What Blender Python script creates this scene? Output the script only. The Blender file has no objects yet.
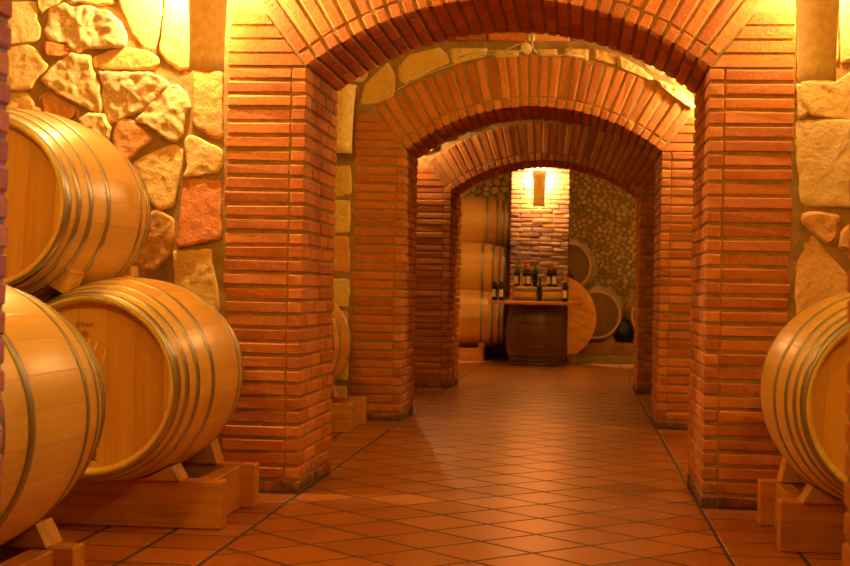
import bpy, math, random
from mathutils import Vector, Matrix, noise
random.seed(11)
scene = bpy.context.scene
COL = scene.collection
PI = math.pi
# lamp powers in watts
PW = dict(a1l=95, a1r=36, a2r=52, a3l=38, p=320, b0=44, b1=34, b2=5, b3=42, b4=55, entr=6, c1=2.5, c2=2.5, c3=1, c4=1.5, blue=34)
EXPO = 0.45
STONES_NEAR = [
    ('y', [(-2.427,2.032),(-2.309,2.036),(-2.296,2.011),(-2.308,1.969),(-2.283,1.926),(-2.293,1.876),(-2.353,1.863),(-2.437,1.859),(-2.521,1.875),(-2.524,2.045)]),
    ('y', [(-2.349,1.857),(-2.305,1.836),(-2.28,1.794),(-2.251,1.77),(-2.272,1.741),(-2.298,1.715),(-2.314,1.673),(-2.358,1.662),(-2.454,1.668),(-2.525,1.68),(-2.528,1.833),(-2.436,1.846)]),
    ('p', [(-2.247,1.998),(-2.181,2.032),(-2.137,2.009),(-2.082,2.015),(-1.995,1.996),(-1.934,1.943),(-1.917,1.897),(-1.916,1.853),(-1.992,1.845),(-2.079,1.842),(-2.122,1.823),(-2.157,1.842),(-2.162,1.868),(-2.209,1.865),(-2.245,1.884),(-2.263,1.914),(-2.246,1.95)]),
    ('r', [(-2.257,1.865),(-2.214,1.861),(-2.161,1.851),(-2.156,1.821),(-2.195,1.804),(-2.256,1.813)]),
    ('y', [(-2.297,2.079),(-2.21,2.078),(-2.2,2.036),(-2.252,2.015),(-2.282,1.99),(-2.296,2.019)]),
    ('y', [(-2.193,2.095),(-1.976,2.095),(-1.97,2.032),(-2.039,2.023),(-2.096,2.038),(-2.157,2.034)]),
    ('p', [(-2.265,1.715),(-2.216,1.766),(-2.143,1.813),(-2.065,1.805),(-2.051,1.746),(-2.028,1.695),(-2.013,1.633),(-2.014,1.578),(-2.06,1.584),(-2.121,1.613),(-2.192,1.648),(-2.267,1.703)]),
    ('y', [(-2.047,1.8),(-1.987,1.826),(-1.914,1.843),(-1.828,1.83),(-1.78,1.805),(-1.771,1.78),(-1.805,1.755),(-1.891,1.753),(-1.986,1.759),(-2.034,1.763)]),
    ('p', [(-2.02,1.74),(-1.891,1.736),(-1.805,1.738),(-1.766,1.718),(-1.722,1.689),(-1.76,1.651),(-1.789,1.617),(-1.831,1.585),(-1.895,1.562),(-1.947,1.536),(-1.977,1.536),(-2.005,1.624),(-2.001,1.666)]),
    ('p', [(-1.722,1.684),(-1.692,1.685),(-1.649,1.651),(-1.63,1.597),(-1.655,1.555),(-1.658,1.497),(-1.687,1.455),(-1.717,1.463),(-1.8,1.515),(-1.86,1.537),(-1.802,1.604)]),
    ('o', [(-1.608,1.737),(-1.497,1.74),(-1.492,1.477),(-1.525,1.473),(-1.586,1.506),(-1.61,1.526),(-1.614,1.647)]),
    ('o', [(-1.934,1.543),(-1.873,1.537),(-1.829,1.495),(-1.79,1.458),(-1.845,1.416),(-1.891,1.373),(-1.944,1.423),(-1.954,1.465)]),
    ('p', [(-2.102,1.535),(-2.06,1.565),(-1.999,1.561),(-1.972,1.507),(-1.984,1.456),(-2.022,1.431),(-2.092,1.481)]),
    ('o', [(-2.276,1.631),(-2.235,1.652),(-2.171,1.619),(-2.116,1.584),(-2.111,1.554),(-2.146,1.535),(-2.259,1.564)]),
    ('y', [(-2.454,1.653),(-2.34,1.652),(-2.308,1.606),(-2.308,1.568),(-2.364,1.546),(-2.505,1.558),(-2.507,1.651)]),
    ('y', [(-1.95,2.086),(-1.761,2.094),(-1.762,1.931),(-1.79,1.839),(-1.828,1.843),(-1.881,1.902),(-1.913,1.973),(-1.931,2.011)]),
    ('y', [(-1.744,2.094),(-1.65,2.094),(-1.624,1.877),(-1.625,1.768),(-1.676,1.756),(-1.728,1.785),(-1.764,1.835),(-1.753,1.927)]),
    ('p', [(-1.611,2.094),(-1.505,2.094),(-1.498,1.76),(-1.604,1.76)]),
    ('y', [(-1.64,1.468),(-1.602,1.472),(-1.555,1.448),(-1.495,1.419),(-1.493,1.357),(-1.514,1.325),(-1.582,1.314),(-1.648,1.305),(-1.632,1.355),(-1.643,1.409),(-1.644,1.451)]),
    ('r', [(-1.647,1.295),(-1.496,1.286),(-1.494,1.211),(-1.487,1.057),(-1.567,1.035),(-1.667,1.015),(-1.664,1.063),(-1.656,1.188)]),
    ('y', [(-1.869,1.357),(-1.827,1.387),(-1.7,1.436),(-1.663,1.418),(-1.667,1.326),(-1.694,1.183),(-1.754,1.172),(-1.784,1.193),(-1.811,1.261),(-1.856,1.324)]),
    ('o', [(-1.779,1.155),(-1.762,1.163),(-1.695,1.128),(-1.689,1.054),(-1.707,0.983),(-1.765,0.915),(-1.83,0.922),(-1.883,0.976),(-1.855,1.081)]),
    ('y', [(-1.687,0.99),(-1.583,0.995),(-1.53,1.001),(-1.525,0.944),(-1.5,0.849),(-1.489,0.758),(-1.547,0.703),(-1.673,0.792)]),
    ('y', [(0.868,1.713),(0.989,1.706),(1.126,1.801),(1.131,1.571),(1.007,1.558),(0.964,1.574),(0.905,1.582),(0.869,1.641)]),
    ('y', [(0.845,1.697),(0.861,1.689),(0.873,1.637),(0.89,1.589),(0.851,1.573)]),
    ('y', [(0.847,1.553),(0.984,1.562),(1.131,1.551),(1.145,1.222),(1.021,1.221),(0.889,1.223),(0.869,1.242),(0.863,1.322),(0.85,1.402)]),
    ('o', [(0.878,1.183),(0.914,1.195),(1.01,1.183),(1.018,1.157),(1.008,1.089),(0.983,1.065),(0.942,1.094),(0.882,1.147)]),
    ('o', [(0.883,1.123),(0.916,1.106),(0.974,1.031),(1.041,0.957),(1.057,0.923),(1.059,0.808),(0.866,0.764),(0.856,0.86),(0.862,0.987)]),
    ('o', [(1.03,1.117),(1.061,1.146),(1.138,1.159),(1.148,1.048),(1.02,1.054)]),
    ('y', [(0.842,2.096),(0.99,2.096),(1.003,1.801),(0.848,1.729)]),
    ('y', [(1.009,2.096),(1.129,2.095),(1.134,1.825),(1.018,1.793)]),
]
STONES_MIDDLE = [
    ('y', [(-1.436,2.087),(-1.411,2.185),(-1.27,2.321),(-1.223,2.244),(-1.227,2.121),(-1.33,2.062),(-1.435,2.061)]),
    ('y', [(-1.191,2.296),(-1.128,2.374),(-0.934,2.422),(-0.888,2.374),(-0.877,2.323),(-0.964,2.29),(-1.157,2.192),(-1.19,2.231)]),
    ('y', [(-0.846,2.419),(-0.63,2.42),(-0.648,2.368),(-0.835,2.329),(-0.855,2.374)]),
    ('y', [(-0.121,2.421),(0.026,2.415),(0.017,2.351),(-0.111,2.373)]),
    ('o', [(0.066,2.415),(0.2,2.377),(0.195,2.32),(0.067,2.351)]),
    ('y', [(0.219,2.371),(0.353,2.301),(0.429,2.238),(0.417,2.219),(0.226,2.301)]),
    ('p', [(0.467,2.219),(0.606,2.156),(0.695,2.074),(0.671,2.042),(0.481,2.181)]),
    ('y', [(-0.297,2.414),(-0.182,2.414),(-0.181,2.379),(-0.296,2.379)]),
    ('y', [(-0.572,2.407),(-0.431,2.407),(-0.43,2.372),(-0.571,2.362)]),
]

# ------------------------------------------------------------------ dimensions (metres)
XL, XR = -1.14, 0.50            # faces of the passage through the arches
XC = (XL + XR) / 2
SPRING = 1.768                  # height where the arches spring
RISE = 0.280
RAD = (0.82 ** 2 + RISE ** 2) / (2 * RISE)
ARCH_Z = ZC = SPRING + RISE - RAD        # centre of the arch circle
COURSE = SPRING / 31.0
ROOF = 2.75

# ------------------------------------------------------------------ mesh collector
class MB:
    def __init__(s):
        s.v = []; s.f = []; s.t = []; s.m = []; s.sm = []
    def add(s, verts, faces, tint=0.5, mat=0, smooth=False):
        b = len(s.v)
        s.v.extend(verts); s.t.extend([tint] * len(verts))
        for f in faces:
            s.f.append(tuple(i + b for i in f)); s.m.append(mat); s.sm.append(smooth)
    def box(s, x0, x1, y0, y1, z0, z1, tint=0.5, ch=0.003, jit=0.0):
        s.block(((x0 + x1) / 2, (y0 + y1) / 2, (z0 + z1) / 2), ((x1 - x0) / 2, (y1 - y0) / 2, (z1 - z0) / 2), tint=tint, ch=ch, jit=jit)
    def block(s, c, h, ex=(1, 0, 0), ey=(0, 1, 0), ez=(0, 0, 1), tint=0.5, ch=0.003, jit=0.0, taper=0.0):
        c = Vector(c); E = (Vector(ex), Vector(ey), Vector(ez))
        ch = min(ch, min(h) * 0.45)
        vs = []; idx = {}
        for sx in (-1, 1):
            for sy in (-1, 1):
                for sz in (-1, 1):
                    tp = 1.0 + taper * sz
                    for a in range(3):      # vertex lying on the face normal to axis a
                        l = [sx * (h[0] * tp - (0 if a == 0 else ch)), sy * (h[1] - (0 if a == 1 else ch)), sz * (h[2] - (0 if a == 2 else ch))]
                        if jit: l = [q + random.uniform(-jit, jit) for q in l]
                        idx[(sx, sy, sz, a)] = len(vs)
                        vs.append(c + E[0] * l[0] + E[1] * l[1] + E[2] * l[2])
        fs = []
        def key(sg, a): return idx[(sg[0], sg[1], sg[2], a)]
        for a in range(3):
            b, d = (a + 1) % 3, (a + 2) % 3
            for sa in (-1, 1):
                q = []
                for sb, sd in ((-1, -1), (1, -1), (1, 1), (-1, 1)):
                    g = [0, 0, 0]; g[a] = sa; g[b] = sb; g[d] = sd
                    q.append(key(g, a))
                fs.append(tuple(q if sa > 0 else q[::-1]))
            for sb in (-1, 1):
                for sd in (-1, 1):      # the chamfer along axis a
                    g0 = [0, 0, 0]; g1 = [0, 0, 0]
                    g0[a] = -1; g1[a] = 1; g0[b] = g1[b] = sb; g0[d] = g1[d] = sd
                    q = (key(g0, b), key(g1, b), key(g1, d), key(g0, d))
                    fs.append(q if sb * sd > 0 else q[::-1])
        for sx in (-1, 1):
            for sy in (-1, 1):
                for sz in (-1, 1):
                    q = tuple(idx[(sx, sy, sz, a)] for a in range(3))
                    fs.append(q if sx * sy * sz > 0 else q[::-1])
        s.add(vs, fs, tint)
    def prism(s, poly, y0, y1, tint=0.5, mat=0):      # poly in XZ, extruded along Y
        n = len(poly)
        vs = [Vector((x, y0, z)) for x, z in poly] + [Vector((x, y1, z)) for x, z in poly]
        area = sum(poly[i][0] * poly[(i + 1) % n][1] - poly[(i + 1) % n][0] * poly[i][1] for i in range(n))
        fr = tuple(range(n)); bk = tuple(range(2 * n - 1, n - 1, -1))
        sd = [(i, i + n, (i + 1) % n + n, (i + 1) % n) for i in range(n)]
        fs = [fr, bk] + sd
        if area < 0: fs = [f[::-1] for f in fs]
        s.add(vs, fs, tint, mat)
    def lathe(s, prof, n=48, axis='Y', tint=0.5, cap0=False, cap1=False, a0=0.0, a1=2 * PI):
        # prof: (position along the axis, radius)
        full = abs(a1 - a0 - 2 * PI) < 1e-6
        k = n if full else n + 1
        vs = []
        for t, r in prof:
            for i in range(k):
                a = a0 + (a1 - a0) * i / n
                if axis == 'Y': vs.append(Vector((r * math.cos(a), t, r * math.sin(a))))
                else: vs.append(Vector((r * math.cos(a), r * math.sin(a), t)))
        fs = []
        for j in range(len(prof) - 1):
            for i in range(n):
                i2 = (i + 1) % k
                q = (j * k + i, j * k + i2, (j + 1) * k + i2, (j + 1) * k + i)
                fs.append(q[::-1] if axis == 'Y' else q)
        if cap0:
            q = tuple(range(k)); fs.append(q if axis == 'Y' else q[::-1])
        if cap1:
            q = tuple(range((len(prof) - 1) * k, len(prof) * k)); fs.append(q[::-1] if axis == 'Y' else q)
        s.add(vs, fs, tint, 0, True)
    def tube(s, pts, r, n=8, tint=0.5):
        pts = [Vector(p) for p in pts]; k = len(pts); vs = []
        for i, p in enumerate(pts):
            d = (pts[min(i + 1, k - 1)] - pts[max(i - 1, 0)]).normalized()
            u = d.cross(Vector((0, 0, 1)))
            if u.length < 1e-3: u = d.cross(Vector((0, 1, 0)))
            u.normalize(); w = d.cross(u)
            for j in range(n):
                a = 2 * PI * j / n
                vs.append(p + u * (r * math.cos(a)) + w * (r * math.sin(a)))
        fs = [(i * n + j, i * n + (j + 1) % n, (i + 1) * n + (j + 1) % n, (i + 1) * n + j) for i in range(k - 1) for j in range(n)]
        fs += [tuple(range(n))[::-1], tuple(range((k - 1) * n, k * n))]
        s.add(vs, fs, tint, 0, True)
    def build(s, name, mats, parent=None, loc=None):
        me = bpy.data.meshes.new(name)
        me.from_pydata([tuple(v) for v in s.v], [], s.f)
        at = me.attributes.new('tint', 'FLOAT', 'POINT'); at.data.foreach_set('value', s.t)
        me.polygons.foreach_set('use_smooth', s.sm)
        if not isinstance(mats, (list, tuple)): mats = [mats]
        for m in mats: me.materials.append(m)
        me.polygons.foreach_set('material_index', s.m)
        me.update()
        o = bpy.data.objects.new(name, me); COL.objects.link(o)
        if parent: o.parent = parent
        if loc: o.location = loc
        return o

def empty(name, loc=(0, 0, 0)):
    o = bpy.data.objects.new(name, None); COL.objects.link(o); o.location = loc
    o.empty_display_size = 0.1
    return o
def tag(o, label=None, cat=None, group=None, kind=None):
    if label: o['label'] = label
    if cat: o['category'] = cat
    if group: o['group'] = group
    if kind: o['kind'] = kind
    return o
def copy_tree(o, loc=None):
    c = o.copy(); COL.objects.link(c)
    if loc is not None: c.location = loc
    for ch in list(o.children):
        d = ch.copy(); COL.objects.link(d); d.parent = c
        for g in list(ch.children):
            e = g.copy(); COL.objects.link(e); e.parent = d
    return c

# ------------------------------------------------------------------ materials
def newmat(name):
    m = bpy.data.materials.new(name); m.use_nodes = True
    nt = m.node_tree; b = nt.nodes['Principled BSDF']
    return m, nt, b
def N(nt, t, **kw):
    n = nt.nodes.new(t)
    for k, v in kw.items(): setattr(n, k, v)
    return n
def ramp(nt, src, stops, interp='LINEAR'):
    r = N(nt, 'ShaderNodeValToRGB'); r.color_ramp.interpolation = interp
    el = r.color_ramp.elements
    while len(el) < len(stops): el.new(0.5)
    for e, (p, c) in zip(el, stops): e.position = p; e.color = (*c, 1)
    nt.links.new(src, r.inputs[0]); return r.outputs[0]
def mixc(nt, fac, a, b, mode='MIX'):
    n = N(nt, 'ShaderNodeMix', data_type='RGBA', blend_type=mode)
    for sock, val in ((n.inputs[0], fac), (n.inputs[6], a), (n.inputs[7], b)):
        if hasattr(val, 'links'): nt.links.new(val, sock)
        elif isinstance(val, tuple): sock.default_value = (*val, 1)
        else: sock.default_value = val
    return n.outputs[2]
def mth(nt, op, a, b=None, c=None):
    n = N(nt, 'ShaderNodeMath', operation=op)
    for s, v in zip(n.inputs, (a, b, c)):
        if v is None: continue
        if hasattr(v, 'links'): nt.links.new(v, s)
        else: s.default_value = v
    return n.outputs[0]
def noise_tex(nt, vec, scale, detail=4, rough=0.6, out='Fac'):
    n = N(nt, 'ShaderNodeTexNoise'); n.inputs['Scale'].default_value = scale
    n.inputs['Detail'].default_value = detail; n.inputs['Roughness'].default_value = rough
    if vec is not None: nt.links.new(vec, n.inputs['Vector'])
    return n.outputs[out]
def objco(nt): return N(nt, 'ShaderNodeTexCoord').outputs['Object']
def scaled(nt, vec, s, loc=(0, 0, 0), rot=(0, 0, 0)):
    m = N(nt, 'ShaderNodeMapping'); m.inputs['Scale'].default_value = s
    m.inputs['Location'].default_value = loc; m.inputs['Rotation'].default_value = rot
    nt.links.new(vec, m.inputs['Vector']); return m.outputs[0]
def bump(nt, b, h, strength, dist=0.01, prev=None):
    n = N(nt, 'ShaderNodeBump'); n.inputs['Strength'].default_value = strength; n.inputs['Distance'].default_value = dist
    nt.links.new(h, n.inputs['Height'])
    if prev is not None: nt.links.new(prev, n.inputs['Normal'])
    nt.links.new(n.outputs[0], b.inputs['Normal']); return n.outputs[0]
def attr(nt, name='tint'):
    return N(nt, 'ShaderNodeAttribute', attribute_name=name).outputs['Fac']

def mat_brick(name='brick', mul=1.0, foot_dark=True):
    m, nt, b = newmat(name)
    co = objco(nt); t = attr(nt)
    n1 = noise_tex(nt, co, 9, 5, .65); n2 = noise_tex(nt, co, 55, 4, .7)
    f = mth(nt, 'ADD', t, mth(nt, 'ADD', mth(nt, 'MULTIPLY', mth(nt, 'SUBTRACT', n1, .5), .55), mth(nt, 'MULTIPLY', mth(nt, 'SUBTRACT', n2, .5), .55)))
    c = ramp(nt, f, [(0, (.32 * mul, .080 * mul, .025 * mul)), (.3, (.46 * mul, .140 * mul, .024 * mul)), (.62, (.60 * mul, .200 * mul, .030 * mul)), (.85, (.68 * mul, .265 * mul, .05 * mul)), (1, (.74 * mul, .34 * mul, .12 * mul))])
    sm = ramp(nt, n2, [(.60, (0, 0, 0)), (.78, (1, 1, 1))])
    c = mixc(nt, mth(nt, 'MULTIPLY', sm, .35), c, (.62 * mul, .42 * mul, .26 * mul))
    # darker, noise-broken band along the foot of the piers
    if foot_dark:
        z = N(nt, 'ShaderNodeSeparateXYZ'); nt.links.new(co, z.inputs[0])
        d = mth(nt, 'SUBTRACT', .10, z.outputs[2])
        d = mth(nt, 'ADD', mth(nt, 'MULTIPLY', d, 9), mth(nt, 'MULTIPLY', mth(nt, 'SUBTRACT', noise_tex(nt, co, 14, 4, .6), .5), 2.2))
        d = mth(nt, 'MINIMUM', mth(nt, 'MAXIMUM', d, 0), .85)
        c = mixc(nt, d, c, (.045, .03, .018))
    nt.links.new(c, b.inputs['Base Color'])
    b.inputs['Roughness'].default_value = .82
    p = bump(nt, b, noise_tex(nt, co, 75, 6, .72), .7, .006)
    bump(nt, b, n1, .4, .014, p)
    return m
def mat_mortar(name='mortar', col=(.43, .255, .075)):
    m, nt, b = newmat(name); co = objco(nt)
    n1 = noise_tex(nt, co, 14, 5, .65)
    c = ramp(nt, n1, [(.25, tuple(q * .6 for q in col)), (.7, tuple(q * 1.2 for q in col))])
    nt.links.new(c, b.inputs['Base Color']); b.inputs['Roughness'].default_value = .95
    p = bump(nt, b, noise_tex(nt, co, 160, 4, .7), .6, .005)
    bump(nt, b, n1, .4, .02, p)
    return m
def mat_stone(name='sandstone', rubble=False):
    m, nt, b = newmat(name); co = objco(nt); t = attr(nt)
    n1 = noise_tex(nt, co, 16, 5, .65); n0 = noise_tex(nt, co, 5, 3, .6)
    f = mth(nt, 'ADD', t, mth(nt, 'MULTIPLY', mth(nt, 'SUBTRACT', noise_tex(nt, co, 22, 6, .75), .5), .7))
    if rubble:
        c = ramp(nt, f, [(0, (.50, .36, .14)), (.4, (.72, .54, .22)), (.7, (.85, .66, .30)), (1, (.92, .76, .42))])
    else:   # 0 red ironstone .. 0.45 ochre .. 0.7 yellow sandstone .. 1 pale rosy stone
        c = ramp(nt, f, [(0, (.74, .22, .05)), (.22, (.82, .32, .08)), (.45, (.88, .47, .12)), (.68, (.93, .62, .17)), (.85, (.94, .66, .27)), (1, (.95, .68, .36))])
    c = mixc(nt, mth(nt, 'MULTIPLY', n0, .15), c, (.66, .48, .16))
    nt.links.new(c, b.inputs['Base Color']); b.inputs['Roughness'].default_value = .9
    v = N(nt, 'ShaderNodeTexVoronoi'); v.inputs['Scale'].default_value = 60; nt.links.new(co, v.inputs['Vector'])
    p = bump(nt, b, noise_tex(nt, co, 48, 8, .76), .85, .010 if rubble else .022)
    bump(nt, b, v.outputs['Distance'], .35, .006, p)
    return m
def mat_floor():
    m, nt, b = newmat('terracotta_tiles'); co = objco(nt)
    sp = N(nt, 'ShaderNodeSeparateXYZ'); nt.links.new(co, sp.inputs[0])
    X, Y = sp.outputs[0], sp.outputs[1]
    w = noise_tex(nt, co, 2.0, 2, .5); w = mth(nt, 'MULTIPLY', mth(nt, 'SUBTRACT', w, .5), .012)
    X = mth(nt, 'ADD', X, w); Y = mth(nt, 'ADD', Y, w)
    inside = mth(nt, 'MULTIPLY', mth(nt, 'GREATER_THAN', X, XL), mth(nt, 'LESS_THAN', X, XR))
    r2 = math.sqrt(.5); P = .262
    a = mth(nt, 'MULTIPLY', mth(nt, 'ADD', X, Y), r2); c_ = mth(nt, 'MULTIPLY', mth(nt, 'SUBTRACT', Y, X), r2)
    a = mth(nt, 'DIVIDE', mth(nt, 'SUBTRACT', a, 3.006 - 20 * P), P); c_ = mth(nt, 'DIVIDE', mth(nt, 'SUBTRACT', c_, 3.722 - 20 * P), P)
    xs = mth(nt, 'DIVIDE', mth(nt, 'SUBTRACT', X, mth(nt, 'ADD', XL - 20 * .245, mth(nt, 'MULTIPLY', mth(nt, 'GREATER_THAN', X, XR), (XR - XL) % .245))), .245); ys = mth(nt, 'DIVIDE', mth(nt, 'ADD', Y, 5.1), .262)
    def sel(p, q): return mth(nt, 'ADD', mth(nt, 'MULTIPLY', inside, p), mth(nt, 'MULTIPLY', mth(nt, 'SUBTRACT', 1, inside), q))
    U = sel(a, xs); V = sel(c_, ys)
    fu = mth(nt, 'FRACT', U); fv = mth(nt, 'FRACT', V)
    du = mth(nt, 'MINIMUM', fu, mth(nt, 'SUBTRACT', 1, fu)); dv = mth(nt, 'MINIMUM', fv, mth(nt, 'SUBTRACT', 1, fv))
    d = mth(nt, 'MINIMUM', du, dv)
    bx = mth(nt, 'MINIMUM', mth(nt, 'ABSOLUTE', mth(nt, 'SUBTRACT', X, XL)), mth(nt, 'ABSOLUTE', mth(nt, 'SUBTRACT', X, XR)))
    d = mth(nt, 'MINIMUM', d, mth(nt, 'DIVIDE', bx, P))
    tile = N(nt, 'ShaderNodeMapRange'); tile.interpolation_type = 'SMOOTHSTEP'
    nt.links.new(d, tile.inputs[0]); tile.inputs[1].default_value = .018; tile.inputs[2].default_value = .040
    tile = tile.outputs[0]
    cid = N(nt, 'ShaderNodeCombineXYZ'); nt.links.new(mth(nt, 'FLOOR', U), cid.inputs[0]); nt.links.new(mth(nt, 'FLOOR', V), cid.inputs[1]); nt.links.new(inside, cid.inputs[2])
    wn = N(nt, 'ShaderNodeTexWhiteNoise'); nt.links.new(cid.outputs[0], wn.inputs['Vector'])
    n1 = noise_tex(nt, co, 7, 5, .6)
    f = mth(nt, 'ADD', mth(nt, 'MULTIPLY', wn.outputs['Value'], .45), mth(nt, 'MULTIPLY', n1, .6))
    c = ramp(nt, f, [(.15, (.23, .066, .012)), (.5, (.34, .108, .020)), (.85, (.44, .165, .036))])
    c = mixc(nt, tile, (.035, .016, .006), c)
    nt.links.new(c, b.inputs['Base Color'])
    rr = mth(nt, 'ADD', .26, mth(nt, 'MULTIPLY', n1, .07)); rr = mth(nt, 'ADD', rr, mth(nt, 'MULTIPLY', mth(nt, 'SUBTRACT', 1, tile), .35))
    nt.links.new(rr, b.inputs['Roughness'])
    b.inputs['Specular IOR Level'].default_value = .6
    h = mth(nt, 'ADD', tile, mth(nt, 'MULTIPLY', wn.outputs['Value'], .12))
    p = bump(nt, b, h, .8, .004)
    p = bump(nt, b, noise_tex(nt, co, 70, 3, .5), .10, .002, p)
    # every tile is laid at a very slightly different tilt
    off = N(nt, 'ShaderNodeVectorMath', operation='SUBTRACT'); nt.links.new(wn.outputs['Color'], off.inputs[0]); off.inputs[1].default_value = (.5, .5, .5)
    sc = N(nt, 'ShaderNodeVectorMath', operation='SCALE'); nt.links.new(off.outputs[0], sc.inputs[0]); sc.inputs['Scale'].default_value = .022
    ad = N(nt, 'ShaderNodeVectorMath', operation='ADD'); nt.links.new(sc.outputs[0], ad.inputs[0]); nt.links.new(p, ad.inputs[1])
    nn = N(nt, 'ShaderNodeVectorMath', operation='NORMALIZE'); nt.links.new(ad.outputs[0], nn.inputs[0]); nt.links.new(nn.outputs[0], b.inputs['Normal'])
    return m
def mat_stave(name, light=1.0, hue=(.86, .60, .19), rough=.32):
    m, nt, b = newmat(name); co = objco(nt)
    sp = N(nt, 'ShaderNodeSeparateXYZ'); nt.links.new(co, sp.inputs[0])
    an = mth(nt, 'ARCTAN2', sp.outputs[2], sp.outputs[0])
    u = mth(nt, 'MULTIPLY', mth(nt, 'ADD', an, PI), 27 / (2 * PI))
    wn = N(nt, 'ShaderNodeTexWhiteNoise', noise_dimensions='1D'); nt.links.new(mth(nt, 'FLOOR', u), wn.inputs['W'])
    fr = mth(nt, 'FRACT', u); e = mth(nt, 'MINIMUM', fr, mth(nt, 'SUBTRACT', 1, fr))
    j = N(nt, 'ShaderNodeMapRange'); nt.links.new(e, j.inputs[0]); j.inputs[1].default_value = .0; j.inputs[2].default_value = .022
    gv = N(nt, 'ShaderNodeCombineXYZ')
    nt.links.new(mth(nt, 'MULTIPLY', u, 2.6), gv.inputs[0]); nt.links.new(mth(nt, 'MULTIPLY', sp.outputs[1], 3.0), gv.inputs[1]); nt.links.new(mth(nt, 'MULTIPLY', wn.outputs['Value'], 37), gv.inputs[2])
    g = noise_tex(nt, gv.outputs[0], 3.0, 6, .62)
    f = mth(nt, 'ADD', mth(nt, 'MULTIPLY', wn.outputs['Value'], .28), mth(nt, 'ADD', .1, mth(nt, 'MULTIPLY', g, .55)))
    L = light
    c = ramp(nt, f, [(.15, (hue[0] * .74 * L, hue[1] * .66 * L, hue[2] * .60 * L)), (.5, tuple(q * .92 * L for q in hue)), (.85, (min(hue[0] * 1.06 * L, .9), hue[1] * 1.12 * L, hue[2] * 1.3 * L))])
    c = mixc(nt, mth(nt, 'ADD', mth(nt, 'MULTIPLY', j.outputs[0], .35), .65), (.30 * L, .09 * L, .03 * L), c)
    nt.links.new(c, b.inputs['Base Color']); b.inputs['Roughness'].default_value = rough
    p = bump(nt, b, j.outputs[0], .25, .002); bump(nt, b, g, .12, .003, p)
    return m
def mat_head(name, light=1.0, hue=(.68, .36, .085)):
    m, nt, b = newmat(name); co = objco(nt)
    sp = N(nt, 'ShaderNodeSeparateXYZ'); nt.links.new(co, sp.inputs[0])
    u = mth(nt, 'MULTIPLY', mth(nt, 'ADD', sp.outputs[0], 1.02), 1 / .098)
    wn = N(nt, 'ShaderNodeTexWhiteNoise', noise_dimensions='1D'); nt.links.new(mth(nt, 'FLOOR', u), wn.inputs['W'])
    fr = mth(nt, 'FRACT', u); e = mth(nt, 'MINIMUM', fr, mth(nt, 'SUBTRACT', 1, fr))
    j = N(nt, 'ShaderNodeMapRange'); nt.links.new(e, j.inputs[0]); j.inputs[2].default_value = .02; j.inputs[1].default_value = 0
    gv = N(nt, 'ShaderNodeCombineXYZ')
    nt.links.new(mth(nt, 'MULTIPLY', sp.outputs[0], 30), gv.inputs[0]); nt.links.new(mth(nt, 'MULTIPLY', sp.outputs[2], 2.2), gv.inputs[1]); nt.links.new(mth(nt, 'MULTIPLY', wn.outputs['Value'], 31), gv.inputs[2])
    g = noise_tex(nt, gv.outputs[0], 1.6, 6, .6)
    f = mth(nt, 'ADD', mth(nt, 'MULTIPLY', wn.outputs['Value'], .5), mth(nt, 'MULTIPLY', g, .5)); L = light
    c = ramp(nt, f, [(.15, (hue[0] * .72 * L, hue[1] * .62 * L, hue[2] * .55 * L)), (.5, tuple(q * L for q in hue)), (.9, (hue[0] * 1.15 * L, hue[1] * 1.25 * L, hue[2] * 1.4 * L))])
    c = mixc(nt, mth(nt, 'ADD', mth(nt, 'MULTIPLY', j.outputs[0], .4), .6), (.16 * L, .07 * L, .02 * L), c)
    nt.links.new(c, b.inputs['Base Color']); b.inputs['Roughness'].default_value = .5
    bump(nt, b, g, .1, .003)
    return m
def mat_timber(name, hue=(.58, .26, .05), ax=0, rough=.6, scale=1.0):
    m, nt, b = newmat(name); co = objco(nt)
    s = [26 * scale] * 3; s[ax] = 2.2 * scale
    g = noise_tex(nt, scaled(nt, co, tuple(s)), 1.2, 6, .62); k = noise_tex(nt, co, 6, 3, .6)
    f = mth(nt, 'ADD', mth(nt, 'MULTIPLY', g, .7), mth(nt, 'MULTIPLY', k, .3))
    c = ramp(nt, f, [(.3, tuple(q * .55 for q in hue)), (.5, hue), (.72, (hue[0] * 1.2, hue[1] * 1.3, hue[2] * 1.5))])
    nt.links.new(c, b.inputs['Base Color']); b.inputs['Roughness'].default_value = rough
    bump(nt, b, g, .25, .004)
    return m
def mat_metal(name, col=(.52, .53, .52), rough=.32, metallic=.9):
    m, nt, b = newmat(name); co = objco(nt)
    n = noise_tex(nt, co, 18, 4, .6)
    c = ramp(nt, n, [(.3, tuple(q * .93 for q in col)), (.7, tuple(min(1, q * 1.06) for q in col))])
    nt.links.new(c, b.inputs['Base Color']); b.inputs['Metallic'].default_value = metallic
    b.inputs['Roughness'].default_value = rough
    return m
def mat_plain(name, col, rough=.6, metallic=0.0, bmp=0.0, sc=60, var=.15):
    m, nt, b = newmat(name); co = objco(nt)
    n = noise_tex(nt, co, sc, 4, .6)
    c = ramp(nt, n, [(.3, tuple(q * (1 - var) for q in col)), (.7, tuple(min(1, q * (1 + var)) for q in col))])
    nt.links.new(c, b.inputs['Base Color']); b.inputs['Roughness'].default_value = rough; b.inputs['Metallic'].default_value = metallic
    if bmp: bump(nt, b, n, bmp, .004)
    return m

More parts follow.
